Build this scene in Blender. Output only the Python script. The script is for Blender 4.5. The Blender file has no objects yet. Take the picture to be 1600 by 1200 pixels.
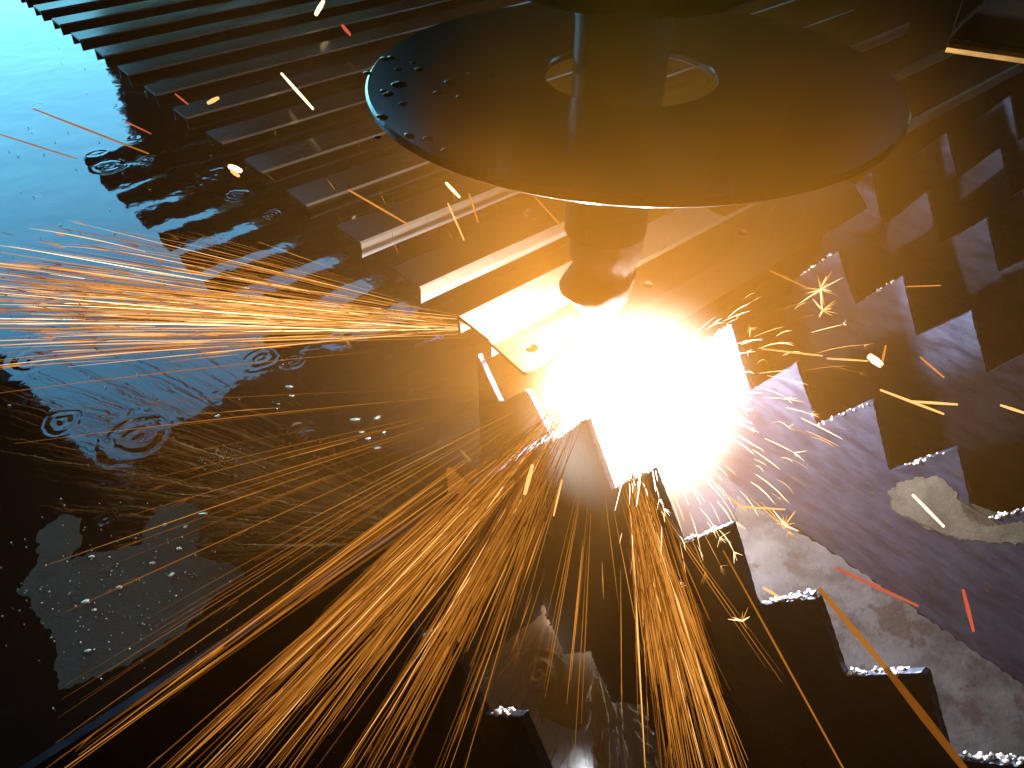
import bpy, bmesh, math, random
from mathutils import Vector, Matrix, noise
R = random.Random(11)
S = bpy.context.scene
COL = S.collection
rad = math.radians

# ------------------------------------------------------------------ camera
F_PX, CAM_H = 1200.0, 0.30            # focal length in photo pixels, height over the bar tops (m)
PITCH = math.atan(1055 / F_PX)
cam_d = bpy.data.cameras.new('camera'); cam = bpy.data.objects.new('camera', cam_d); COL.objects.link(cam)
cam.location = (0, 0, CAM_H); cam.rotation_euler = (math.pi / 2 - PITCH, 0, 0)
cam_d.sensor_width = 36; cam_d.lens = 36 * F_PX / 1600; cam_d.clip_start = 0.01; cam_d.clip_end = 500
S.camera = cam
# ------------------------------------------------------------------ sky, sun, exposure
SUN_EL, SUN_ROT = 35, 200
w = bpy.data.worlds.new('World'); S.world = w; w.use_nodes = True
wn = w.node_tree.nodes; wn.clear()
sky = wn.new('ShaderNodeTexSky'); sky.sky_type = 'NISHITA'; sky.sun_disc = False
sky.sun_elevation = rad(SUN_EL); sky.sun_rotation = rad(SUN_ROT); sky.ozone_density = 2.0; sky.air_density = 1.2; sky.dust_density = 1.0
wb = wn.new('ShaderNodeBackground'); wb.inputs['Strength'].default_value = 0.15
wo = wn.new('ShaderNodeOutputWorld')
wt = wn.new('ShaderNodeMixRGB'); wt.blend_type = 'MULTIPLY'; wt.inputs[0].default_value = 1; wt.inputs[2].default_value = (.42, .98, 1.0, 1)
w.node_tree.links.new(sky.outputs[0], wt.inputs[1]); w.node_tree.links.new(wt.outputs[0], wb.inputs[0]); w.node_tree.links.new(wb.outputs[0], wo.inputs[0])
sd = bpy.data.lights.new('sun', 'SUN'); sd.energy = 0.5; sd.angle = rad(10); sd.color = (1, .93, .84)
so = bpy.data.objects.new('sun', sd); COL.objects.link(so)
_s = Vector((math.sin(rad(SUN_ROT)) * math.cos(rad(SUN_EL)), math.cos(rad(SUN_ROT)) * math.cos(rad(SUN_EL)), math.sin(rad(SUN_EL))))
so.rotation_euler = _s.to_track_quat('Z', 'Y').to_euler()
S.view_settings.view_transform = 'Standard'; S.view_settings.look = 'None'; S.view_settings.gamma = 1
S.view_settings.exposure = 3.0
try: S.cycles.volume_step_rate = 2.0
except Exception: pass

# ------------------------------------------------------------------ frame of the machine
FW = Vector((0, math.cos(PITCH), -math.sin(PITCH))); RT = Vector((1, 0, 0)); UP = RT.cross(FW)
CAM = Vector((0, 0, CAM_H))
def at(x, y, z=0.0):
    "point of the place seen at photo pixel x, y, lying at height z"
    d = FW * F_PX + RT * (x - 800) - UP * (y - 600)
    return CAM + d * ((z - CAM_H) / d.z)
AX = Vector((0.75676782, 0.65368377, 0))      # along the bars
BX = Vector((0.65359521, -0.75684431, 0))     # along the toothed slats, towards the camera
ORG = at(945, 545, 0)                          # foot of the torch axis
ZW = -0.13                                     # water level
def P(a, b, z=0.0):
    "machine coordinates in mm -> world"
    return ORG + AX * (a / 1000) + BX * (b / 1000) + Vector((0, 0, z / 1000))
Z3 = Vector((0, 0, 1))
MROT = Matrix((AX, -BX, Z3)).transposed().to_4x4()   # local x = along the bars, local y = away from the camera

# ------------------------------------------------------------------ materials
def mat(name):
    m = bpy.data.materials.new(name); m.use_nodes = True
    nt = m.node_tree; b = nt.nodes['Principled BSDF']
    return m, nt, b
def N(nt, t, **k):
    n = nt.nodes.new('ShaderNode' + t)
    for a, v in k.items():
        if a in n.inputs.keys(): n.inputs[a].default_value = v
        else: setattr(n, a, v)
    return n
def L(nt, a, b): nt.links.new(a, b)
def ramp(nt, src, stops):
    r = nt.nodes.new('ShaderNodeValToRGB'); e = r.color_ramp.elements
    while len(e) < len(stops): e.new(0.5)
    for i, (p, c) in enumerate(stops):
        e[i].position = p; e[i].color = c if len(c) == 4 else (*c, 1)
    L(nt, src, r.inputs[0]); return r.outputs[0]
def coords(nt, sc=(1, 1, 1)):
    g = nt.nodes.new('ShaderNodeTexCoord'); mp = nt.nodes.new('ShaderNodeMapping'); mp.inputs['Scale'].default_value = sc
    L(nt, g.outputs['Object'], mp.inputs[0]); return mp.outputs[0]
def metal(name, c0, c1, rough=.4, metallic=.8, scale=60, bump=.15, sc=(1, 1, 1), r1=None, bscale=400, spots=None):
    m, nt, b = mat(name); co = coords(nt, sc)
    n = N(nt, 'TexNoise', Scale=scale, Detail=8, Roughness=.65); L(nt, co, n.inputs['Vector'])
    c = ramp(nt, n.outputs['Fac'], [(.35, c0), (.65, c1)])
    if spots:
        n3 = N(nt, 'TexNoise', Scale=spots[0], Detail=6, Roughness=.7); L(nt, co, n3.inputs['Vector'])
        f = ramp(nt, n3.outputs['Fac'], [(spots[1], (0, 0, 0)), (spots[1] + .05, (1, 1, 1))])
        mx = N(nt, 'MixRGB'); L(nt, f, mx.inputs[0]); L(nt, c, mx.inputs[1]); mx.inputs[2].default_value = (*spots[2], 1); c = mx.outputs[0]
    L(nt, c, b.inputs['Base Color'])
    rr = ramp(nt, n.outputs['Fac'], [(.3, (rough,) * 3), (.7, (r1 or rough * 1.5,) * 3)]); L(nt, rr, b.inputs['Roughness'])
    b.inputs['Metallic'].default_value = metallic
    if name == 'bar_steel': b.inputs['Specular IOR Level'].default_value = .03
    n2 = N(nt, 'TexNoise', Scale=bscale, Detail=6, Roughness=.7); L(nt, co, n2.inputs['Vector'])
    bp = N(nt, 'Bump', Strength=bump, Distance=.001); L(nt, n2.outputs['Fac'], bp.inputs['Height']); L(nt, bp.outputs[0], b.inputs['Normal'])
    return m
M_slat = metal('slat_steel', (.024, .034, .066), (.052, .066, .115), .30, .75, 40, .25, (1, 1, 3), .5, spots=(55, .62, (.10, .07, .06)))
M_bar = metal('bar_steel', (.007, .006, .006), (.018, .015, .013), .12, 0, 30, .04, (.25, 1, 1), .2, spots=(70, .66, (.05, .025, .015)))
M_bar_glare = metal('bar_glare', (.40, .37, .34), (.55, .52, .48), .35, .4, 30, .1, (.25, 1, 1), .5)  # bar steel with the glare of the arc put into a lighter colour
M_bar_lit = metal('bar_lit', (.22, .20, .18), (.34, .32, .30), .25, .6, 30, .1, (.25, 1, 1), .35)  # lighter bar steel: arc and sky light on front faces put into the colour
M_plate = metal('plate_steel', (.07, .05, .035), (.13, .09, .06), .35, .5, 30, .12, (.3, 1, 1), .5)
M_slag = metal('slag', (.45, .46, .48), (.85, .86, .88), .22, .9, 300, .9, (1, 1, 1), .5, 500)
M_disc = metal('disc_steel', (.020, .020, .022), (.035, .033, .032), .16, .2, 12, .02, (1, 1, 1), .18, spots=(20, .64, (.02, .018, .016)))
M_torch = metal('torch_body', (.012, .011, .010), (.03, .026, .022), .25, .0, 30, .03, (1, 1, 1), .26)
M_nozzle = metal('nozzle', (.05, .03, .016), (.11, .07, .04), .55, .2, 60, .5, bscale=160)
M_blocker = metal('blocker_board', (.010, .009, .008), (.02, .018, .016), .8, 0, 5, .1)  # dark surface of the added light blocking panels
M_lime = metal('lime_stain', (.022, .021, .016), (.06, .056, .044), .8, 0, 60, .5, bscale=300)
M_rust = metal('rust_stain', (.012, .012, .015), (.045, .045, .052), .6, 0, 45, .5, bscale=300, spots=(40, .55, (.014, .009, .010)))
M_scum = metal('scum', (.007, .0075, .008), (.017, .018, .02), .65, 0, 80, .6, bscale=500)

def emis(name, c, s):
    m = bpy.data.materials.new(name); m.use_nodes = True; nt = m.node_tree; nt.nodes.clear()
    e = nt.nodes.new('ShaderNodeEmission'); e.inputs[0].default_value = (*c, 1); e.inputs[1].default_value = s * .36
    o = nt.nodes.new('ShaderNodeOutputMaterial'); nt.links.new(e.outputs[0], o.inputs[0]); return m
SP = [emis('spark_dim', (1, .30, .03), .07), emis('spark_faint', (1, .34, .04), .14), emis('spark_mid', (1, .38, .06), .26),
      emis('spark_bright', (1, .50, .16), .5), emis('spark_hot', (1, .72, .35), 1.2), emis('spark_red', (1, .16, .07), .22),
      emis('spark_white', (1, .9, .75), 2.0)]
DIM, FAINT, MID, BRIGHT, HOT, RED, WHITE = range(7)

# water with ripple rings
def ring_list():
    px = [(485, 690, 22, 3), (330, 285, 16, 2), (455, 275, 12, 2), (165, 812, 8, 1), (60, 305, 7, 1), (50, 560, 20, 2), (95, 660, 14, 2), (215, 680, 30, 3),
          (170, 260, 22, 2), (410, 560, 14, 2), (455, 565, 12, 2), (210, 215, 10, 1), (845, 1050, 12, 2), (340, 270, 24, 2), (150, 240, 14, 1),
          (700, 450, 12, 2), (230, 250, 9, 1), (370, 305, 14, 2), (425, 335, 10, 2), (60, 165, 12, 1)]
    return [(at(x, y, ZW), r / 1000, s) for x, y, r, s in px]
def water_mat():
    m, nt, b = mat('water')
    b.inputs['Base Color'].default_value = (.003, .0035, .0045, 1); b.inputs['Roughness'].default_value = .03; b.inputs['IOR'].default_value = 1.54
    g = nt.nodes.new('ShaderNodeTexCoord'); co = g.outputs['Object']
    h = None
    def add(a, c=None):
        nonlocal h
        if h is None: h = a; return
        n = N(nt, 'Math', operation='ADD'); L(nt, h, n.inputs[0]); L(nt, a, n.inputs[1]); h = n.outputs[0]
    def mul(a, k):
        n = N(nt, 'Math', operation='MULTIPLY'); L(nt, a, n.inputs[0]); n.inputs[1].default_value = k; return n.outputs[0]
    for sc, k in ((7, .8), (28, .14), (110, .02)):
        n = N(nt, 'TexNoise', Scale=sc, Detail=3, Roughness=.5); L(nt, co, n.inputs['Vector']); add(mul(n.outputs['Fac'], k))
    wn_ = N(nt, 'TexNoise', Scale=45, Detail=2); L(nt, co, wn_.inputs['Vector'])
    wv = N(nt, 'VectorMath', operation='SCALE'); L(nt, wn_.outputs['Color'], wv.inputs[0]); wv.inputs['Scale'].default_value = .013
    wa = N(nt, 'VectorMath', operation='ADD'); L(nt, co, wa.inputs[0]); L(nt, wv.outputs[0], wa.inputs[1])
    for c, r, s in ring_list():
        c = c + Vector((.0065, .0065, .0065))
        d = N(nt, 'VectorMath', operation='DISTANCE'); L(nt, wa.outputs[0], d.inputs[0]); d.inputs[1].default_value = c
        q = N(nt, 'Math', operation='MULTIPLY'); L(nt, d.outputs['Value'], q.inputs[0]); q.inputs[1].default_value = 6.283 / (r / (s * .6 + .5))
        si = N(nt, 'Math', operation='COSINE'); L(nt, q.outputs[0], si.inputs[0])
        mr = N(nt, 'MapRange'); mr.interpolation_type = 'SMOOTHSTEP'; L(nt, d.outputs['Value'], mr.inputs['Value'])
        mr.inputs['From Min'].default_value = r * .35; mr.inputs['From Max'].default_value = r * 1.5; mr.inputs['To Min'].default_value = .08; mr.inputs['To Max'].default_value = 0
        pr = N(nt, 'Math', operation='MULTIPLY'); L(nt, si.outputs[0], pr.inputs[0]); L(nt, mr.outputs[0], pr.inputs[1]); add(pr.outputs[0])
    bp = N(nt, 'Bump', Strength=1.0, Distance=.0012); L(nt, h, bp.inputs['Height']); L(nt, bp.outputs[0], b.inputs['Normal'])
    # fine film of dust that dulls the mirror in flecks
    n = N(nt, 'TexNoise', Scale=170, Detail=5, Roughness=.75); mp = N(nt, 'Mapping'); mp.inputs['Scale'].default_value = (.6, 1.2, 1); mp.inputs['Rotation'].default_value = (0, 0, .3)
    L(nt, co, mp.inputs[0]); L(nt, mp.outputs[0], n.inputs['Vector'])
    n2 = N(nt, 'TexNoise', Scale=11, Detail=4, Roughness=.6); L(nt, co, n2.inputs['Vector'])
    mm = N(nt, 'Math', operation='MULTIPLY'); L(nt, n.outputs['Fac'], mm.inputs[0]); L(nt, n2.outputs['Fac'], mm.inputs[1])
    f = ramp(nt, mm.outputs[0], [(.33, (0, 0, 0)), (.42, (1, 1, 1))])
    mx = N(nt, 'MixRGB'); L(nt, f, mx.inputs[0]); mx.inputs[1].default_value = (.003, .0035, .0045, 1); mx.inputs[2].default_value = (.016, .02, .022, 1); L(nt, mx.outputs[0], b.inputs['Base Color'])
    rr = ramp(nt, f, [(0, (.03,) * 3), (1, (.22,) * 3)]); L(nt, rr, b.inputs['Roughness'])
    return m
M_water = water_mat()
def drop_mat():
    m, nt, b = mat('droplet'); b.inputs['Base Color'].default_value = (.015, .016, .018, 1); b.inputs['Roughness'].default_value = .02
    b.inputs['IOR'].default_value = 1.33; return m
M_drop = drop_mat()

# ------------------------------------------------------------------ object helpers
def link(name, me, m=None, parent=None, loc=None, kind=None, label=None, cat=None, group=None):
    o = bpy.data.objects.new(name, me); COL.objects.link(o)
    if m is not None and me is not None and not me.materials:
        for q in (m if isinstance(m, list) else [m]): me.materials.append(q)
    if loc is not None: o.location = loc
    if parent: o.parent = parent
    if kind: o['kind'] = kind
    if label: o['label'] = label
    if cat: o['category'] = cat
    if group: o['group'] = group
    return o
def mesh(name, v, f, smooth=False):
    me = bpy.data.meshes.new(name); me.from_pydata([tuple(q) for q in v], [], f); me.update()
    if smooth: me.polygons.foreach_set('use_smooth', [True] * len(me.polygons))
    return me
def bm_mesh(name, bm, smooth=False):
    bmesh.ops.recalc_face_normals(bm, faces=bm.faces)
    me = bpy.data.meshes.new(name); bm.to_mesh(me); bm.free()
    if smooth: me.polygons.foreach_set('use_smooth', [True] * len(me.polygons))
    return me
def lathe(prof, n=64, off=(0, 0)):
    v, f = [], []
    for r, z in prof:
        for i in range(n):
            t = 2 * math.pi * i / n; v.append((r * math.cos(t) + off[0], r * math.sin(t) + off[1], z))
    m = len(prof)
    for j in range(m - 1):
        for i in range(n):
            k = (i + 1) % n; f.append((j * n + i, j * n + k, (j + 1) * n + k, (j + 1) * n + i))
    return v, f
def prism(pts, z0, z1, name, tri=True):
    "closed outline (x, y) extruded from z0 to z1"
    bm = bmesh.new(); vs = [bm.verts.new((x, y, z0)) for x, y in pts]; fc = bm.faces.new(vs)
    r = bmesh.ops.extrude_face_region(bm, geom=[fc])
    for g in r['geom']:
        if isinstance(g, bmesh.types.BMVert): g.co.z = z1
    big = [q for q in bm.faces if len(q.verts) > 4]
    bmesh.ops.triangulate(bm, faces=big)
    return bm_mesh(name, bm)
def rough_line(pts, step, amp, seed=0, closed=True):
    out = []; n = len(pts); rg = random.Random(seed)
    for i in range(n if closed else n - 1):
        a = Vector(pts[i]); b = Vector(pts[(i + 1) % n]); d = (b - a); l = d.length; k = max(1, int(l / step)); nrm = Vector((-d.y, d.x)) / max(l, 1e-9)
        for j in range(k):
            q = a + d * (j / k); out.append(tuple(q + nrm * rg.uniform(-amp, amp)))
    if not closed: out.append(tuple(pts[-1]))
    return out

# ------------------------------------------------------------------ setting: water, unseen panels added to bound the sky
me = mesh('water', [(-40, -8, ZW), (40, -8, ZW), (40, 90, ZW), (-40, 90, ZW)], [(0, 1, 2, 3)])
link('water', me, M_water, kind='structure')
def refl(x, y, Z):
    q = at(x, y, ZW); d = q - CAM; return q + Vector((d.x, d.y, -d.z)) * ((Z - ZW) / -d.z)
ZR = 1.0
chainA = [refl(x, y, ZR).to_2d() for x, y in ((150, -60), (150, 0), (165, 70), (195, 180), (240, 265), (300, 300), (380, 318), (450, 355), (520, 395), (600, 440), (720, 505))]
pa = rough_line([tuple(q) for q in chainA], .12, .025, 3, False) + [(.25, 1.95), (6, 1.95), (9, 9), (-1.6, 9)]
link('sky_blocker', prism(pa, ZR, ZR + .06, 'sky_blocker'), M_blocker, kind='structure')  # unseen panel added; its outline shapes the sky reflected in the water
chainB = [refl(x, y, ZR).to_2d() for x, y in ((720, 507), (640, 527), (520, 535), (450, 548), (400, 575), (380, 600), (345, 622), (310, 645), (230, 700), (170, 730), (120, 700), (60, 640), (20, 590), (0, 560), (-60, 520), (-300, 470))]
pb = rough_line([tuple(q) for q in chainB], .05, .03, 5, False) + [(-6, 2.6), (-6, -4), (.3, -4), (.3, 1.9)]
link('sky_blocker', prism(pb, ZR, ZR + .06, 'sky_blocker'), M_blocker, kind='structure')  # second added panel, bounds the reflected sky from below
link('sky_blocker', prism([(.302, -4), (6, -4), (6, .75), (.302, .75)], ZR, ZR + .06, 'sky_blocker'), M_blocker, kind='structure')  # this and the next three are added to keep sky light off
link('sky_blocker', prism([(.302, .752), (.9, .752), (.9, 1.948), (.302, 1.948)], ZR, ZR + .06, 'sky_blocker'), M_blocker, kind='structure')
link('sky_blocker', prism([(.902, .752), (1.598, .752), (1.598, 1.2), (.902, 1.2)], ZR, ZR + .06, 'sky_blocker'), M_blocker, kind='structure')
link('sky_blocker', prism([(1.6, .752), (6, .752), (6, 1.948), (1.6, 1.948)], ZR, ZR + .06, 'sky_blocker'), M_blocker, kind='structure')

def side_blocker(x0, y0, x1, y1):  # unseen upright panels added to shut out sky light from the sides
    d = Vector((x1 - x0, y1 - y0)).normalized() * .03; n = Vector((-d.y, d.x))
    link('side_blocker', prism([(x0 + n.x, y0 + n.y), (x1 + n.x, y1 + n.y), (x1 - n.x, y1 - n.y), (x0 - n.x, y0 - n.y)], ZW + .01, ZR - .004, 'side_blocker'), M_blocker, kind='structure')
for q in ((-5.96, 2.5, -5.96, -3.96), (-5.9, -3.96, 5.9, -3.96), (5.96, -3.9, 5.96, 1.9), (6.0, 1.98, 8.9, 8.9), (8.8, 8.96, -1.5, 8.96)): side_blocker(*q)

# ------------------------------------------------------------------ toothed slats
def slat_profile(b0, b1, tip, seed):
    "outline in (b, z) mm: teeth every 50 mm, 40 mm deep, worn tips"
    rg = random.Random(seed); pts = []; k = math.floor((b0 - tip) / 50)
    b = tip + 50 * k
    rises = []
    while b - 25 < b1:
        h = rg.uniform(-4.5, .5); tw = rg.uniform(1.0, 2.5); vz = -40 + rg.uniform(-2, 2); vb = b + 25 + rg.uniform(-1, 1)
        pts += [(b - tw, h - 2.4), (b - tw * .4, h - .4), (b + tw * .4, h), (b + tw, h - 2.0), (vb - 1.2, vz + 1.5), (vb + .6, vz), (vb + 2, vz + 2)]
        b += 50
    def cut(p, x):
        for i in range(len(p) - 1):
            if p[i][0] <= x <= p[i + 1][0]:
                t = (x - p[i][0]) / max(p[i + 1][0] - p[i][0], 1e-6); return p[i][1] + t * (p[i + 1][1] - p[i][1])
        return -20
    z0, z1 = cut(pts, b0), cut(pts, b1)
    body = [(b0, z0)] + [q for q in pts if b0 < q[0] < b1] + [(b1, z1)]
    if seed == 2: body = [(b, z if b > -4 else min(z, -15)) for b, z in body]   # notched under the plate
    body = rough_line(body, 2.2, .28, seed, False)
    return body
def make_slat(a, b0, b1, tip, seed, label, slag=.6, th=4.0):
    top = slat_profile(b0, b1, tip, seed)
    rg = random.Random(seed + 77)
    n = len(top); v = []; f = []
    loc = P(a, 0, 0)
    # local frame: x along the bars, y away from camera (-b), z up ; metres
    def V(x, b, z): return (x / 1000, -b / 1000, z / 1000)
    rows = []
    for x in (-th / 2, -th / 2 + .6, th / 2 - .6, th / 2):
        ed = abs(x) > th / 2 - .3
        rows.append([V(x, b, z - (.55 if ed else rg.uniform(-.15, .2))) for b, z in top])
    for r in rows: v += r
    for j in range(3):
        for i in range(n - 1): f.append((j * n + i, j * n + i + 1, (j + 1) * n + i + 1, (j + 1) * n + i))
    zb = -175
    base = len(v)
    v += [V(-th / 2, b, zb) for b, z in top]; v += [V(th / 2, b, zb) for b, z in top]
    for i in range(n - 1):
        f.append((base + i, base + i + 1, i + 1, i)); q = base + n; t = 3 * n
        f.append((t + i, t + i + 1, q + i + 1, q + i))
    f.append((0, n, 2 * n, 3 * n, base + n, base)); e = n - 1
    f.append((base + e, base + n + e, 3 * n + e, 2 * n + e, n + e, e))
    me = mesh('slat', v, f)
    o = link('toothed_slat', me, M_slat, label=label, cat='slat', group='toothed steel slats of the cutting table')
    o.matrix_world = Matrix.Translation(loc) @ MROT
    # molten slag frozen along the rising edges of the teeth
    if slag > 0:
        bm = bmesh.new()
        b = tip + 50 * math.floor((b0 - tip) / 50)
        while b - 25 < b1:
            if rg.random() < slag:
                k = rg.randint(18, 34); t0 = rg.uniform(0, .25); t1 = rg.uniform(.7, 1.0)
                for i in range(k):
                    t = rg.uniform(t0, t1); bb = b - 25 + 25 * t; zz = -40 + 38 * t
                    if not (b0 + 1 < bb < b1 - 1) or (seed == 2 and bb < 2): continue
                    s = rg.uniform(.6, 1.5) * (1.2 if rg.random() < .2 else 1)
                    r = bmesh.ops.create_icosphere(bm, subdivisions=1, radius=s / 1000)
                    m = Matrix.Translation(V(rg.uniform(-th / 2, th / 2), bb + rg.uniform(-.5, .5), zz + rg.uniform(-.8, .4))) @ Matrix.Rotation(rg.uniform(0, 6), 4, 'X') @ Matrix.Diagonal((rg.uniform(.8, 1.6), rg.uniform(.8, 1.8), rg.uniform(.6, 1), 1))
                    bmesh.ops.transform(bm, matrix=m, verts=r['verts'])
            b += 50
        if len(bm.verts):
            s = link('slag_beads', bm_mesh('slag_beads', bm, True), M_slag, parent=o, kind='stuff')
        else: bm.free()
    return o
SL = [(-191, 14, 330, 40, 1, 'dark toothed slat nearest the lower left corner, with sparks streaming over it', .35),
      (-51, -62, 420, 36, 2, 'dark toothed slat running from under the white arc to the lower right corner', .9),
      (85, 3, 420, 34, 3, 'brightly lit toothed slat just right of the arc, with the pale lime stain', .75),
      (222, 3, 420, 29, 4, 'second lit slat right of the arc, its W of grey teeth catching the light', .25),
      (352, -45, 420, 30, 5, 'toothed slat with two small blue grey lit tips near the right edge', .0),
      (490, -45, 420, 30, 6, 'dim brown toothed slat beyond the one with two blue grey lit tips', .0),
      (627, -45, 420, 30, 7, 'faintest toothed slat in the dark at the upper right, right of the disc', .0)]
slats = [make_slat(*s) for s in SL]

def patch(o, pts_px, a, zoff_mm, m, name, seed, step=2.5, amp=.8):
    "a stain lying on the slat's near face; its outline is located in the plane of that face"
    out = []
    nrm = AX; p0 = P(a, 0, 0) - AX * .002
    for x, y in pts_px:
        d = (FW * F_PX + RT * (x - 800) - UP * (y - 600)); t = (p0 - CAM).dot(nrm) / d.dot(nrm); q = CAM + d * t - p0
        out.append((q.dot(BX) * 1000, q.z * 1000))
    out = rough_line(out, step, amp, seed)
    bm = bmesh.new(); v0 = [bm.verts.new((-.002 - .0003, -b / 1000, z / 1000)) for b, z in out]; v1 = [bm.verts.new((-.002 + .0002, -b / 1000, z / 1000)) for b, z in out]
    bm.faces.new(v0); bm.faces.new(v1[::-1])
    for i in range(len(v0)): j = (i + 1) % len(v0); bm.faces.new((v0[i], v0[j], v1[j], v1[i]))
    bmesh.ops.triangulate(bm, faces=[q for q in bm.faces if len(q.verts) > 4])
    me = bm_mesh(name, bm); s = link(name, me, m, parent=o); return s
s = patch(slats[2], [(1388, 765), (1420, 748), (1470, 745), (1492, 765), (1500, 790), (1515, 812), (1545, 822), (1600, 815), (1640, 820), (1640, 850), (1560, 848), (1500, 842), (1440, 822), (1395, 795)], 85, .3, M_lime, 'lime_stain', 4, 1.4, 1.1)
s['label'] = 'pale beige lime stain with a ragged edge'

# ------------------------------------------------------------------ channel bars
def place(o, a, b, z=0): o.matrix_world = Matrix.Translation(P(a, b, z)) @ MROT
def bar_mesh(length, wd=35, h=13, th=2.2, slant=6, jit=0, glare_segs=0, bright=(0, 1)):
    "inverted channel: top, front flange, back flange; origin at the left end of the front top edge"
    sec = [(0, -h), (0, -1.5), (-1.5, 0), (-wd + .9, 0), (-wd, -.9), (-wd, -h), (-wd + th, -h), (-wd + th, -th), (-th, -th), (-th, -h)]
    v, f = [], []; n = len(sec); seg = 24; rg = random.Random(jit)
    for j in range(seg + 1):
        x = length * j / seg
        for b, z in sec:
            xx = x + (rg.uniform(-.6, .6) + slant * (-b / wd) * 0 if j == 0 else 0)
            v.append((xx / 1000, -b / 1000, (z + (rg.uniform(-.25, .25) if j else 0)) / 1000))
    for j in range(seg):
        for i in range(n):
            k = (i + 1) % n; f.append((j * n + i, j * n + k, (j + 1) * n + k, (j + 1) * n + i))
    f.append(tuple(range(n))[::-1])
    me = mesh('bar', v, f)
    bm = bmesh.new(); bm.from_mesh(me); bpy.data.meshes.remove(me)
    for i, q in enumerate(bm.faces):
        if i < seg * n and ((i % n) in bright or i // n < glare_segs): q.material_index = 1  # these faces take the colour with the light in it
    bmesh.ops.triangulate(bm, faces=[q for q in bm.faces if len(q.verts) > 4])
    me = bm_mesh('channel_bar', bm); me.materials.append(M_bar); me.materials.append(M_bar_glare if glare_segs else M_bar_lit); return me
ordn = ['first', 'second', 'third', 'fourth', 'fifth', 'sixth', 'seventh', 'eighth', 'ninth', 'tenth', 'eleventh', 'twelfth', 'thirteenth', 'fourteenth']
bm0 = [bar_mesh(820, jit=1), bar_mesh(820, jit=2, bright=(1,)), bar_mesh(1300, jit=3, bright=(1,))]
BL = {0: 'glaring white steel channel bar right behind the nozzle, first behind the arc',
      1: 'steel channel bar with a pinkish lit front side, second behind the arc',
      2: 'brown steel channel bar with rust lit left end, third behind the arc'}
for k in range(14):
    b = -52.5 - 77.7 * k
    lab = BL.get(k, 'dark parallel steel channel bar over the water, %s one counted back from the arc' % ordn[k])
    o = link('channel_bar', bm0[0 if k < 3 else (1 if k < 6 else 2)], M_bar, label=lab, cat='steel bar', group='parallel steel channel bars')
    if k == 0: o.data = bar_mesh(820, jit=9, glare_segs=7)
    place(o, -48 + R.uniform(-1.5, 1.5), b, 0)

# ------------------------------------------------------------------ pierced plate being cut
def plate():
    W, Ln = 34.0, 372.0
    cu = bpy.data.curves.new('plate', 'CURVE'); cu.dimensions = '2D'; cu.fill_mode = 'BOTH'; cu.extrude = .0011; cu.bevel_depth = .0003
    def spl(pts):
        s = cu.splines.new('POLY'); s.points.add(len(pts) - 1); s.use_cyclic_u = True
        for q, (x, y) in zip(s.points, pts): q.co = (x / 1000, y / 1000, 0, 1)
    # local x = a, y = -b ; left end rounded into the back corner, cut bite at the front near the torch
    spl([(-48, 52), (-47, 53), (Ln - 48, 53), (Ln - 48, 18), (40, 18), (22, 19), (8, 22), (-8, 24), (-20, 22), (-34, 18), (-50, 17.5), (-51, 20)])
    for a in (-32, 77, 186, 295):
        spl([(a + 4.6 * math.cos(t * math.pi / 12), 33 + 4.6 * math.sin(t * math.pi / 12)) for t in range(24)])
    ob = bpy.data.objects.new('tmp', cu); COL.objects.link(ob)
    me = bpy.data.meshes.new_from_object(ob); bpy.data.objects.remove(ob)
    return me
root = link('pierced_plate', None, label='steel plate with round holes being cut under the nozzle', cat='steel plate')
root.location = P(0, 0, 0)
me = plate(); me.materials.clear()
t = link('plate_face', me, M_plate, parent=root); t.matrix_basis = Matrix.Translation((0, 0, -.004)) @ MROT
# front lip folded down, right of the cut
def lip(a0, a1):
    v, f = [], []; n = 20
    sec = [(-18.2, -2.6), (-10, -9), (-1, -17), (-2.2, -18.2), (-11.5, -10.5), (-18.4, -5.0)]
    for j in range(n + 1):
        a = a0 + (a1 - a0) * j / n
        for b, z in sec: v.append((a / 1000, -b / 1000, z / 1000))
    m = len(sec)
    for j in range(n):
        for i in range(m):
            k = (i + 1) % m; f.append((j * m + i, j * m + k, (j + 1) * m + k, (j + 1) * m + i))
    f += [tuple(range(m)), tuple(n * m + i for i in range(m))]
    return mesh('folded_lip', v, f)
t = link('folded_lip', lip(26, 322), M_plate, parent=root); t.matrix_basis = MROT

# ------------------------------------------------------------------ frame plate that carries the slat ends
def box(x0, x1, y0, y1, z0, z1):
    v = [(x, y, z) for z in (z0, z1) for y in (y0, y1) for x in (x0, x1)]
    return v, [(0, 2, 3, 1), (4, 5, 7, 6), (0, 1, 5, 4), (2, 6, 7, 3), (0, 4, 6, 2), (1, 3, 7, 5)]
top = rough_line([(-620, -33), (-300, -33), (-56, -33)], 5, .15, 9, False)
v = []; f = []; n = len(top)
for dy in (0, 4):
    v += [(a / 1000, -(8 + dy) / 1000, z / 1000) for a, z in top]
v += [(a / 1000, -(8 + dy) / 1000, -.175) for dy in (0, 4) for a, z in top]
for i in range(n - 1):
    f += [(i, i + 1, n + i + 1, n + i), (2 * n + i, 2 * n + i + 1, i + 1, i), (n + i, n + i + 1, 3 * n + i + 1, 3 * n + i)]
f += [(0, n, 3 * n, 2 * n), (n - 1, 2 * n - 1, 4 * n - 1, 3 * n - 1)]
o = link('frame_wall', mesh('frame_wall', v, f), M_slat, label='long dark frame plate running from the lower left edge to the arc', cat='frame')
place(o, 0, 0)
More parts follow.
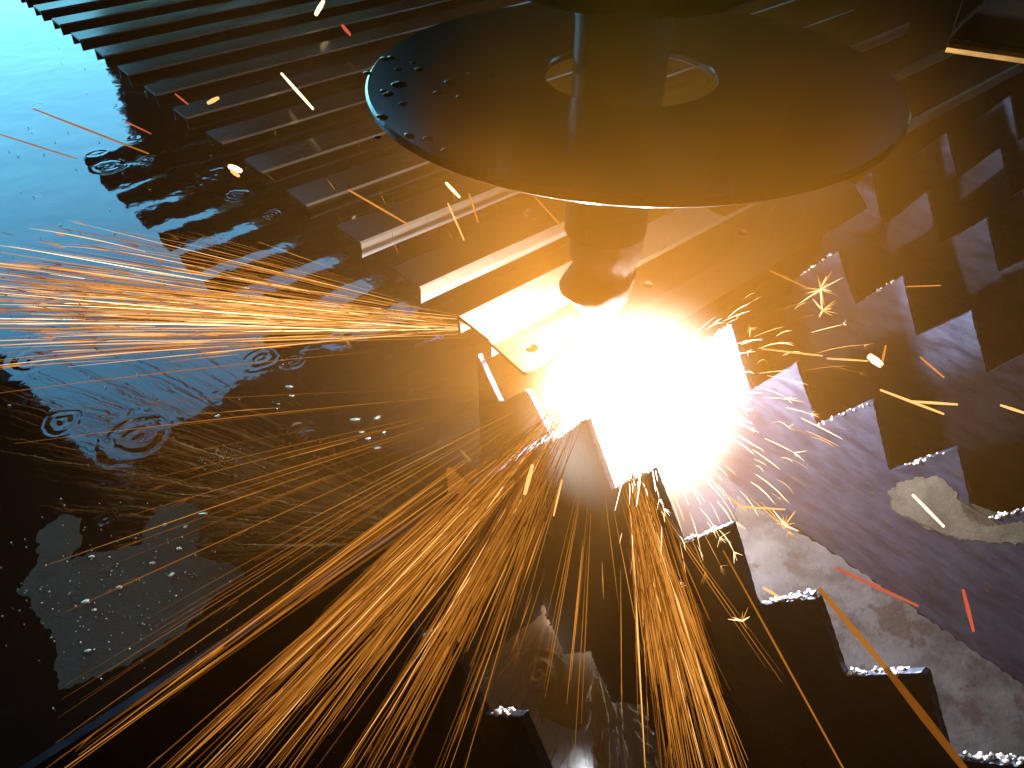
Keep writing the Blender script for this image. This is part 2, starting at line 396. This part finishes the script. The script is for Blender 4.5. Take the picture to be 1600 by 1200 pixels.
# small tab standing on the frame plate; the arc's light on it is set as emission
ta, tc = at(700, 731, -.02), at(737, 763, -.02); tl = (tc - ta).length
tb = mesh('tab', *box(0, tl, -.0012, .0012, -.022, 0)); o = link('steel_tab', tb, emis('arc_lit_tab', (1, .36, .06), .12), label='small arc lit orange steel tab standing among the lower left sparks', cat='steel tab')
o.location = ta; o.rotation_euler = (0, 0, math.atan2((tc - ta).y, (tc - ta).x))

# ------------------------------------------------------------------ torch
tor = link('cutting_torch', None, label='upright cutting torch with a wide dark round splash disc and scorched nozzle', cat='torch'); tor.location = P(0, 0, 0)
def tpart(name, v, f, m, smooth=True, parent=tor, loc=None):
    o = link(name, mesh(name, v, f, smooth), m, parent=parent, loc=loc); return o
v, f = lathe([(.0, .60), (.0225, .60), (.0235, .59), (.0235, .43), (.0245, .428), (.0245, .40), (.0235, .398), (.0235, .20), (.0225, .19), (.0225, .085)])
tpart('torch_body', v, f, M_torch, loc=(-.0065, 0, 0))
# disc with its wide hole
Rd, Rh, zd = .1265, .041, .166
v, f = lathe([(Rh, zd - .0012), (Rh, zd + .0012), (Rh + .0008, zd + .002), (Rd - .0012, zd + .002), (Rd, zd + .001), (Rd, zd - .001), (Rd - .0012, zd - .002), (Rh + .0008, zd - .002), (Rh, zd - .0012)], 128)
disc = tpart('splash_disc', v, f, M_disc, False, loc=(-.001, .002, 0))
# nozzle: scorched, lopsided shield cup
prof = [(.0205, .078), (.0205, .064), (.0192, .057), (.0168, .051), (.0168, .045), (.0196, .040), (.0206, .036), (.0186, .031), (.0150, .025), (.0115, .018), (.0090, .0115), (.004, .010), (.0, .010)]
v, f = lathe(prof, 72); nv = []
for x, y, z in v:
    s = 1.06 + .12 * noise.noise(Vector((x * 60, y * 60, z * 60))) + .05 * noise.noise(Vector((x * 220, y * 220, z * 220))) if z < .06 else 1
    sh = -.0035 * max(0, 1 - abs(z - .036) / .014)
    nv.append((x * s + sh, y * s, z + (x * .16 if z < .045 else 0)))
tpart('shield_cup', nv, f, M_nozzle, loc=(-.005, 0, .014))
# clamp ring high on the torch
v, f = lathe([(.022, .210), (.058, .210), (.060, .212), (.060, .224), (.058, .226), (.022, .226)], 64)
tpart('clamp_ring', v, f, M_torch, False, loc=(-.004, 0, 0))
# hose
def tube(pts, r, n=10):
    v, f = [], []; up = Vector((0, 0, 1))
    for i, p in enumerate(pts):
        p = Vector(p); q = Vector(pts[min(i + 1, len(pts) - 1)]) - Vector(pts[max(i - 1, 0)]); q.normalize()
        s = q.cross(up); s = s.normalized() if s.length > 1e-4 else Vector((1, 0, 0)); t = s.cross(q)
        for k in range(n): a = 2 * math.pi * k / n; v.append(tuple(p + s * (r * math.cos(a)) + t * (r * math.sin(a))))
    for i in range(len(pts) - 1):
        for k in range(n): j = (k + 1) % n; f.append((i * n + k, i * n + j, (i + 1) * n + j, (i + 1) * n + k))
    return v, f

# brass edged block of the carriage at the upper right, clear of the disc
cb = link('carriage_block', None, label='dark machine block with a brass coloured lower edge at the upper right', cat='machine part')
cb.location = at(1640, 20, .2); cb.rotation_euler = (0, 0, rad(-28))
link('block_body', mesh('block_body', *box(-.035, .05, -.015, .015, -.0115, .10)), M_torch, parent=cb)
v, f = tube([(-.035, -.016, -.0145), (-.02, -.016, -.0145), (.05, -.016, -.0145)], .0028)
f += [tuple(range(10)), tuple(range(20, 30))[::-1]]
link('brass_edge', mesh('brass_edge', v, f, False), metal('brass', (.35, .2, .05), (.5, .3, .09), .4, .8), parent=cb)

# water drops resting on the disc and on a bar
dm = []
for i in range(3):
    bm = bmesh.new(); bmesh.ops.create_uvsphere(bm, u_segments=14, v_segments=8, radius=1)
    for q in bm.verts:
        q.co.x *= 1 + .25 * noise.noise(Vector((q.co.x * 1.5 + i * 7, q.co.y * 1.5, 0))); q.co.y *= .7; q.co.z = max(q.co.z, -.05) * .42
    dm.append(bm_mesh('water_drop', bm, True)); dm[-1].materials.append(M_drop)
zt = .168
drops = [(625, 132, 2.4), (600, 143, 1.3), (607, 147, 1.6), (655, 108, 1.4), (622, 108, 1), (630, 162, 1.3), (597, 183, 1.8), (640, 212, 1.6), (670, 216, 1.4), (575, 115, 1.6), (612, 90, 1.3), (602, 92, 1.6), (720, 152, 1.5), (705, 128, 1.8), (685, 145, 1.4), (735, 115, 1.0), (767, 118, .9), (700, 235, 1.7), (590, 215, 1.1), (646, 98, .8)]
for i, (x, y, s) in enumerate(drops):
    o = link('water_drop', dm[i % 3], label='small water drop lying on the left part of the round dark disc', cat='water drop', group='water drops on the disc')
    o.location = at(x, y, zt + .0001); s *= .0014; o.scale = (s * 1.2, s, s); o.rotation_euler = (0, 0, R.uniform(-.5, .5))
for i, (x, y, s, lb) in enumerate([(829, 330, 3.4, 'largest clear water drop on the bar left of the nozzle'), (822, 336, 2.2, 'smaller clear water drop just left of the largest one near the nozzle'), (834, 343, 2.4, 'clear water drop just below the largest one left of the nozzle')]):
    o = link('water_drop', dm[i % 3], label=lb, cat='water drop'); o.location = at(x, y, .0003); s *= .001; o.scale = (s, s * 1.3, s * 1.8)

# ------------------------------------------------------------------ scum floating on the tank
def floater(pts, seed, m, name, label, th=.0005, z=ZW, step=.003, amp=.0016):
    q = [tuple(at(x, y, ZW).to_2d()) for x, y in pts]; q = rough_line(q, step, amp, seed)
    link(name, prism(q, z - .0005, z + th, name), m, label=label, cat='scum')
floater([(60, 830), (95, 805), (128, 810), (125, 850), (105, 880), (140, 865), (190, 858), (225, 850), (225, 825), (250, 790), (290, 785), (325, 800), (310, 830), (310, 868), (350, 880), (385, 895), (340, 930), (290, 985), (200, 1040), (90, 1080), (85, 1000), (40, 930), (28, 925), (60, 880)], 4, M_scum, 'floating_scum', 'large matte grey sheet of scum floating at the lower left')
floater([(1150, 775), (1230, 822), (1308, 869), (1450, 968), (1600, 1070), (1700, 1140), (1700, 1260), (1480, 1260), (1400, 1140), (1300, 1090), (1150, 960)], 6, M_rust, 'floating_scum', 'mottled grey and rust coloured scum on the water behind the dark slat')
# small silvery flecks on the water
fl = bmesh.new(); rg = random.Random(8)
def fleck(x, y, w, h):
    c = at(x, y, ZW + .0012); r = bmesh.ops.create_icosphere(fl, subdivisions=1, radius=1)
    s = (c - CAM).length / F_PX
    bmesh.ops.transform(fl, matrix=Matrix.Translation(c) @ Matrix.Rotation(rg.uniform(0, .9), 4, 'Z') @ Matrix.Diagonal((w * s, h * s * 1.4, .0006, 1)), verts=r['verts'])
for x, y, w_, h_ in [(143, 870, 5, 2), (257, 820, 4, 2), (318, 803, 8, 2), (290, 823, 4, 1.5), (280, 857, 5, 2), (238, 880, 5, 2), (268, 898, 6, 2), (186, 918, 5, 2.5), (133, 940, 6, 2.5), (147, 953, 4, 1.5), (137, 1017, 5, 2), (340, 650, 5, 2), (555, 655, 9, 2), (590, 652, 7, 2), (452, 604, 7, 2), (456, 618, 5, 1.6), (435, 631, 3, 1), (565, 675, 5, 1.5), (575, 685, 5, 2), (600, 675, 4, 1.5), (590, 700, 6, 2)]:
    fleck(x, y, w_, h_)
for i in range(170):
    x = rg.gauss(180, 90); y = rg.gauss(930, 70); fleck(x, y, rg.uniform(.5, 1.6), rg.uniform(.4, .9))
for i in range(60): fleck(rg.uniform(310, 380), rg.uniform(700, 735), rg.uniform(.5, 1.4), rg.uniform(.4, .9))
for i in range(80): fleck(rg.uniform(0, 450), rg.uniform(60, 650), rg.uniform(.5, 2), rg.uniform(.4, .9))
link('floating_flecks', bm_mesh('floating_flecks', fl, True), M_slag, kind='stuff', label='tiny silvery flecks and bubbles scattered on the dark tank water', cat='flecks')

# ------------------------------------------------------------------ arc: lamp, flame, smoke
def lamp(name, loc, e, c, r):
    d = bpy.data.lights.new(name, 'POINT'); d.energy = e; d.color = c; d.shadow_soft_size = r
    o = bpy.data.objects.new(name, d); COL.objects.link(o); o.location = loc; return o
lamp('arc_light', P(6, 22, -24), .9, (.90, .94, 1), .006)
lamp('arc_light_upper', P(-14, -16, 19), .6, (1, .90, .78), .004)
def glow_vol(name, loc, r, color, strength, power, label, cat, dens=0, scol=None, squash=(1, 1, 1), kind=None, nz=0):
    bm = bmesh.new(); bmesh.ops.create_icosphere(bm, subdivisions=3, radius=1)
    me = bm_mesh(name, bm, True); m = bpy.data.materials.new(name); m.use_nodes = True; nt = m.node_tree; nt.nodes.clear()
    out = nt.nodes.new('ShaderNodeOutputMaterial'); pv = nt.nodes.new('ShaderNodeVolumePrincipled')
    tc = nt.nodes.new('ShaderNodeTexCoord'); ln = N(nt, 'VectorMath', operation='LENGTH'); L(nt, tc.outputs['Object'], ln.inputs[0])
    s = N(nt, 'Math', operation='SUBTRACT', use_clamp=True); s.inputs[0].default_value = 1; L(nt, ln.outputs['Value'], s.inputs[1])
    pw = N(nt, 'Math', operation='POWER'); L(nt, s.outputs[0], pw.inputs[0]); pw.inputs[1].default_value = power
    val = pw.outputs[0]
    if nz:
        n = N(nt, 'TexNoise', Scale=nz, Detail=2); L(nt, tc.outputs['Object'], n.inputs['Vector'])
        mr = N(nt, 'MapRange'); L(nt, n.outputs['Fac'], mr.inputs['Value']); mr.inputs['From Min'].default_value = .3; mr.inputs['From Max'].default_value = .7; mr.inputs['To Min'].default_value = .45; mr.inputs['To Max'].default_value = 1.5
        k = N(nt, 'Math', operation='MULTIPLY'); L(nt, val, k.inputs[0]); L(nt, mr.outputs[0], k.inputs[1]); val = k.outputs[0]
    def scaled(x):
        k = N(nt, 'Math', operation='MULTIPLY'); L(nt, val, k.inputs[0]); k.inputs[1].default_value = x; return k.outputs[0]
    pv.inputs['Density'].default_value = 0
    if dens: L(nt, scaled(dens), pv.inputs['Density']); pv.inputs['Color'].default_value = (*scol, 1)
    if strength: L(nt, scaled(strength), pv.inputs['Emission Strength']); pv.inputs['Emission Color'].default_value = (*color, 1)
    L(nt, pv.outputs[0], out.inputs['Volume'])
    o = link(name, me, m, label=label, cat=cat, kind=kind); o.location = loc; o.scale = [r * q for q in squash]
    return o
glow_vol('plasma_flame', P(2, 27, -26), .082, (1, .93, .82), 60, 2.5, 'blinding white plasma flame under the nozzle', 'flame')
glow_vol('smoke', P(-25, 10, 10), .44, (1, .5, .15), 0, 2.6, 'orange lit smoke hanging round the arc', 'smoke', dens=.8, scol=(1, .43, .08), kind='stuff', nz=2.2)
glow_vol('glow_haze', Vector((.047, .212, .185)), .088, (1, .5, .15), 0, 1.1, 'amber haze added in front of the round disc to stand for the glare', 'smoke', dens=11.0, scol=(1, .36, .03), kind='stuff', squash=(1.0, 1.0, 1.0), nz=1.5)  # added volume, its amber colour stands in for glare over torch and disc

# ------------------------------------------------------------------ sparks
class Streaks:
    def __init__(s): s.v = []; s.f = []; s.m = []
    def add(s, p0, p1, r, m, sag=0.0, seg=5, taper=(.3, 1.0, .15), n=3):
        p0 = Vector(p0); p1 = Vector(p1); d = p1 - p0
        if d.length < 1e-5: return
        u = d.normalized(); a = u.orthogonal().normalized(); b = u.cross(a); base = len(s.v)
        for i in range(seg + 1):
            t = i / seg; c = p0 + d * t + Vector((0, 0, -sag * 4 * t * (t - 1)))
            k = taper[0] + (taper[1] - taper[0]) * (t / .5) if t < .5 else taper[1] + (taper[2] - taper[1]) * ((t - .5) / .5)
            for j in range(n):
                w = 2 * math.pi * j / n; s.v.append(tuple(c + (a * math.cos(w) + b * math.sin(w)) * (r * k)))
        for i in range(seg):
            for j in range(n):
                k = (j + 1) % n; s.f.append((base + i * n + j, base + i * n + k, base + (i + 1) * n + k, base + (i + 1) * n + j)); s.m.append(m)
        s.f.append(tuple(base + j for j in range(n))[::-1]); s.m.append(m); s.f.append(tuple(base + seg * n + j for j in range(n))); s.m.append(m)
    def burst(s, p, u, ln, r, m, k, spread, rg):
        for _ in range(k):
            q = (u + Vector((rg.gauss(0, spread), rg.gauss(0, spread), rg.gauss(0, spread)))).normalized()
            s.add(p, p + q * ln * rg.uniform(.3, 1), r * rg.uniform(.5, .9), m, 0, 1, (1, .7, .3))
    def build(s, name, **k):
        me = mesh(name, s.v, s.f)
        for q in SP: me.materials.append(q)
        me.polygons.foreach_set('material_index', s.m)
        return link(name, me, **k)
PX = .00037   # metres that one photo pixel covers at the arc
def stream(name, label, n, src, tgt, rg, t0=(.05, .5), t1=(.5, 1.0), w=(.5, 1.2), lev=((DIM, 3), (FAINT, 4), (MID, 4), (BRIGHT, 1.2)), fork=.3, sag=.01, zt=(-.09, -.01), zs=-.012):
    st = Streaks(); mats = [m for m, k in lev for _ in range(int(k * 10))]
    for _ in range(n):
        x, y = tgt(rg); sx, sy = src(rg); a = at(sx, sy, zs); b = at(x, y, rg.uniform(*zt))
        u0 = rg.uniform(*t0); u1 = max(u0 + .1, rg.uniform(*t1)); p = a.lerp(b, u0); q = a.lerp(b, u1)
        dist = (p.lerp(q, .5) - CAM).length; r = rg.uniform(*w) * .5 * dist / F_PX; m = rg.choice(mats)
        st.add(p, q, r, m, sag * rg.uniform(-.2, 1) * (q - p).length, 6)
        if rg.random() < fork:
            d = (q - p).normalized(); t = rg.uniform(.45, 1.0); c = p.lerp(q, t) + Vector((0, 0, -sag * 0))
            st.burst(c, d, rg.uniform(.008, .022) * dist / .45, r * .8, max(DIM, m - 1) if m < 5 else m, rg.randint(3, 7), rg.choice((.06, .10, .20)), rg)
    return st.build(name, kind='stuff', label=label, cat='sparks')
rg = random.Random(21)
stream('spark_stream', 'dense horizontal stream of orange sparks crossing the bright water to the left edge', 420, lambda g: (800 + g.uniform(-40, 40), 512 + g.uniform(-8, 12)),
       lambda g: (-60 + g.uniform(-120, 60), g.gauss(462, 50)), rg, t0=(.02, .75), t1=(.35, 1.0), w=(.8, 2.0), lev=((DIM, 1), (FAINT, 3), (MID, 5), (BRIGHT, 4), (HOT, .3)), fork=.3, sag=.02)
stream('spark_stream', 'thin upper wisps of sparks rising over the edge of the bright water', 36, lambda g: (760, 505), lambda g: (g.uniform(-20, 300), g.gauss(360, 28)), rg, t0=(.1, .5), t1=(.6, 1), w=(.8, 1.6), fork=.9, sag=.03)
stream('spark_stream', 'broad fan of golden sparks spraying to the lower left corner', 360, lambda g: (905 + g.uniform(-25, 20), 610 + g.uniform(-20, 25)),
       lambda g: (g.choice((30, 235, 250, 300, 320, 335, 350, 420, 440, 535, 550, 570, 590, 605, 680, 240, 310)) + g.gauss(0, 20), 1235), rg, t0=(.06, .5), t1=(.6, 1.08), w=(1.1, 3.4), lev=((DIM, 5), (FAINT, 4), (MID, 2), (BRIGHT, .4)), fork=.2, sag=.012, zs=-.008, zt=(-.025, .04))
stream('spark_stream', 'sparse long golden sparks reaching over the dark water at the left', 38, lambda g: (890, 600), lambda g: (g.uniform(-80, 150), g.uniform(640, 1180)), rg, t0=(.1, .55), t1=(.5, 1.0), w=(.9, 1.9), lev=((DIM, 4), (FAINT, 5), (MID, 2)), fork=.5, sag=.01, zs=-.01, zt=(-.06, 0))
stream('spark_stream', 'steep curtain of golden sparks falling from the arc over the dark slat', 210, lambda g: (985 + g.uniform(-22, 22), 700 + g.uniform(-15, 25)),
       lambda g: (g.gauss(1105, 52), 1240), rg, t0=(.03, .5), t1=(.6, 1.08), w=(1.1, 3.2), lev=((DIM, 4), (FAINT, 4), (MID, 3), (BRIGHT, .6)), fork=.25, sag=.008, zs=.0, zt=(.0, .05))
stream('spark_stream', 'few separate sparks dropping into the dark gap below the arc', 26, lambda g: (930, 650), lambda g: (g.uniform(700, 1400), 1230), rg, t0=(.2, .6), t1=(.5, 1), w=(1.0, 2.2), lev=((FAINT, 4), (MID, 2)), fork=.4, sag=.0, zs=-.02, zt=(-.02, .03))
# short white streaks thrown off the arc to the right
st = Streaks()
for i in range(210):
    an = rad(rg.uniform(-35, 95)); d0 = rg.uniform(90, 300) * (1 if rg.random() < .7 else .6); ln = rg.uniform(10, 55) * (.5 + d0 / 300)
    cx, cy = 985, 590; x0 = cx + d0 * math.cos(an); y0 = cy + d0 * math.sin(an); x1 = x0 + ln * math.cos(an + rg.gauss(0, .12)); y1 = y0 + ln * math.sin(an + rg.gauss(0, .12))
    z = rg.uniform(-.02, .03); m = WHITE if d0 < 190 else (HOT if d0 < 250 else rg.choice((HOT, BRIGHT, MID)))
    p = at(x0, y0, z); q = at(x1, y1, z + rg.uniform(-.004, .004)); r = rg.uniform(.8, 2.4) * .5 * (p - CAM).length / F_PX
    st.add(p, q, r, m, .002 * rg.random(), 3)
    if rg.random() < .12: st.burst(q, (q - p).normalized(), .007, r * .8, m, 5, .5, rg)
st.build('spark_spray', kind='stuff', label='spray of short white and yellow sparks bursting to the right of the arc', cat='sparks')
st = Streaks()
for i in range(130):
    x = rg.choice((rg.uniform(380, 860), rg.uniform(1000, 1200))); y = rg.uniform(200, 480)
    if x < 560 and y > 400: continue
    an = rad(rg.choice((rg.gauss(50, 12), rg.gauss(70, 10)))) if x < 900 else rad(rg.gauss(-50, 20)); ln = rg.uniform(6, 40); z = rg.uniform(.0, .05)
    p = at(x, y, z); q = at(x + ln * math.cos(an), y + ln * math.sin(an), z); st.add(p, q, rg.uniform(.5, 1.2) * .5 * (p - CAM).length / F_PX, rg.choice((DIM, DIM, FAINT, MID)), 0, 2)
st.build('spark_drizzle', kind='stuff', label='faint fine sparks drifting over the bars beside the torch', cat='sparks')
# single sparks that can be told apart
ONE = [((440, 115), (489, 170), 4, HOT, 'long straight yellow spark hanging over the dark bars left of the disc'),
       ((494, 22), (505, 2), 7, HOT, 'fat yellow spark at the top edge left of the disc'), ((359, 260), (376, 267), 9, HOT, 'fat glowing yellow spark above the edge of the bright water'),
       ((362, 267), (373, 275), 6, BRIGHT, 'smaller amber spark stuck under the fat glowing yellow one'), ((325, 161), (341, 153), 6, BRIGHT, 'short orange spark in the dark reflection at the upper left'),
       ((274, 147), (294, 163), 2.5, RED, 'thin red spark left of the short orange one at the upper left'), ((535, 40), (547, 54), 5, RED, 'dull red spark just left of the top of the disc'),
       ((52, 170), (232, 240), 2.5, FAINT, 'long pale pink spark across the bright water at the upper left'), ((0, 210), (120, 248), 2, FAINT, 'pale pink spark touching the left edge of the bright water'),
       ((196, 190), (236, 209), 2, RED, 'thin red spark at the edge of the dark reflection'), ((545, 297), (640, 352), 3, MID, 'slanting orange spark over the third bar left of the disc'),
       ((700, 318), (725, 375), 3, BRIGHT, 'upper half of the yellow spark below the disc rim'), ((697, 286), (718, 308), 5, HOT, 'short fat yellow spark just below the left disc rim'),
       ((733, 303), (747, 347), 3, MID, 'thin orange spark right of the fat one below the disc rim'), ((835, 307), (892, 370), 2.5, MID, 'orange spark falling towards the nozzle from the disc rim'),
       ((1358, 556), (1377, 571), 11, HOT, 'fattest yellow spark at the right over the dark slats'), ((1377, 572), (1384, 540), 4, MID, 'dim orange tail beside the fattest yellow spark'),
       ((1292, 560), (1356, 564), 3, BRIGHT, 'thin yellow spark just left of the fattest spark'), ((1375, 609), (1475, 647), 4, BRIGHT, 'long yellow spark crossing another on the right'),
       ((1420, 627), (1496, 632), 4, BRIGHT, 'flat yellow spark crossed by the long one on the right'), ((1190, 545), (1285, 556), 3, BRIGHT, 'flat yellow spark above the bright tooth right of the arc'),
       ((1438, 558), (1475, 590), 3, MID, 'orange spark right of the fattest yellow spark'), ((1563, 633), (1603, 646), 4, BRIGHT, 'yellow spark touching the right edge'),
       ((1426, 773), (1475, 823), 4, HOT, 'yellow spark in front of the beige lime stain'), ((1305, 887), (1435, 947), 4.5, RED, 'long red spark over the grey tide mark'),
       ((1505, 922), (1521, 986), 5, RED, 'short steep red spark near the right edge'), ((1160, 792), (1227, 796), 3, BRIGHT, 'flat yellow spark below the spray, pointing right'),
       ((1137, 775), (1166, 798), 3, BRIGHT, 'short yellow spark joining the flat one below the spray'), ((1280, 920), (1400, 1063), 8, FAINT, 'upper part of the thick amber spark across the dark slat'),
       ((1385, 1045), (1510, 1205), 11, DIM, 'thick blurred amber spark leaving the lower right corner'), ((832, 727), (820, 772), 7, BRIGHT, 'fat yellow spark right under the arc'),
       ((878, 750), (865, 806), 3, BRIGHT, 'thin yellow spark below the arc over the dark gap'), ((1192, 918), (1218, 933), 4, BRIGHT, 'small yellow spark on the tip of the dark slat'),
       ((1130, 860), (1320, 1205), 3, FAINT, 'long straight thin spark down the face of the dark slat'), ((1415, 448), (1470, 446), 2, MID, 'thin orange spark in front of the W shaped teeth'),
       ((1203, 423), (1262, 450), 3, MID, 'orange spark running into the burst on the lit teeth')]
for (x0, y0), (x1, y1), wpx, m, lab in ONE:
    z = .02 if y0 < 700 else .03
    p = at(x0, y0, z); q = at(x1, y1, z); s = Streaks(); s.add(p, q, wpx * .5 * (p - CAM).length / F_PX * 1.0, m, 0, 6, (.75, 1.0, .7), 6)
    me = mesh('spark', s.v, s.f); me.materials.append(SP[m]); link('spark', me, label=lab, cat='spark', group='single flying sparks')
BUR = [((1282, 452), 34, 26, BRIGHT, 'large orange starburst of sparks on the lit slat teeth'), ((1285, 485), 22, 12, BRIGHT, 'lower part of the starburst on the lit teeth'), ((1227, 820), 26, 18, BRIGHT, 'orange starburst of sparks over the tide mark'),
       ((1172, 513), 12, 9, BRIGHT, 'tiny orange starburst beside the bright tooth'), ((1155, 492), 10, 6, BRIGHT, 'smallest orange starburst above the bright tooth'), ((1160, 970), 24, 7, MID, 'feathery orange burst on the dark slat face')]
for (x, y), rp, k, m, lab in BUR:
    c = at(x, y, .015); s = Streaks(); sc = (c - CAM).length / F_PX
    for i in range(k):
        u = Vector((rg.gauss(0, 1), rg.gauss(0, 1), rg.gauss(0, 1))).normalized(); s.add(c, c + u * rp * sc * rg.uniform(.3, 1.2), rg.uniform(.6, 1.3) * sc, m if i % 3 else HOT, 0, 2, (1, .8, .2))
    me = mesh('spark_burst', s.v, s.f)
    for q in SP: me.materials.append(q)
    me.polygons.foreach_set('material_index', s.m); link('spark_burst', me, label=lab, cat='spark burst', group='starbursts of sparks')
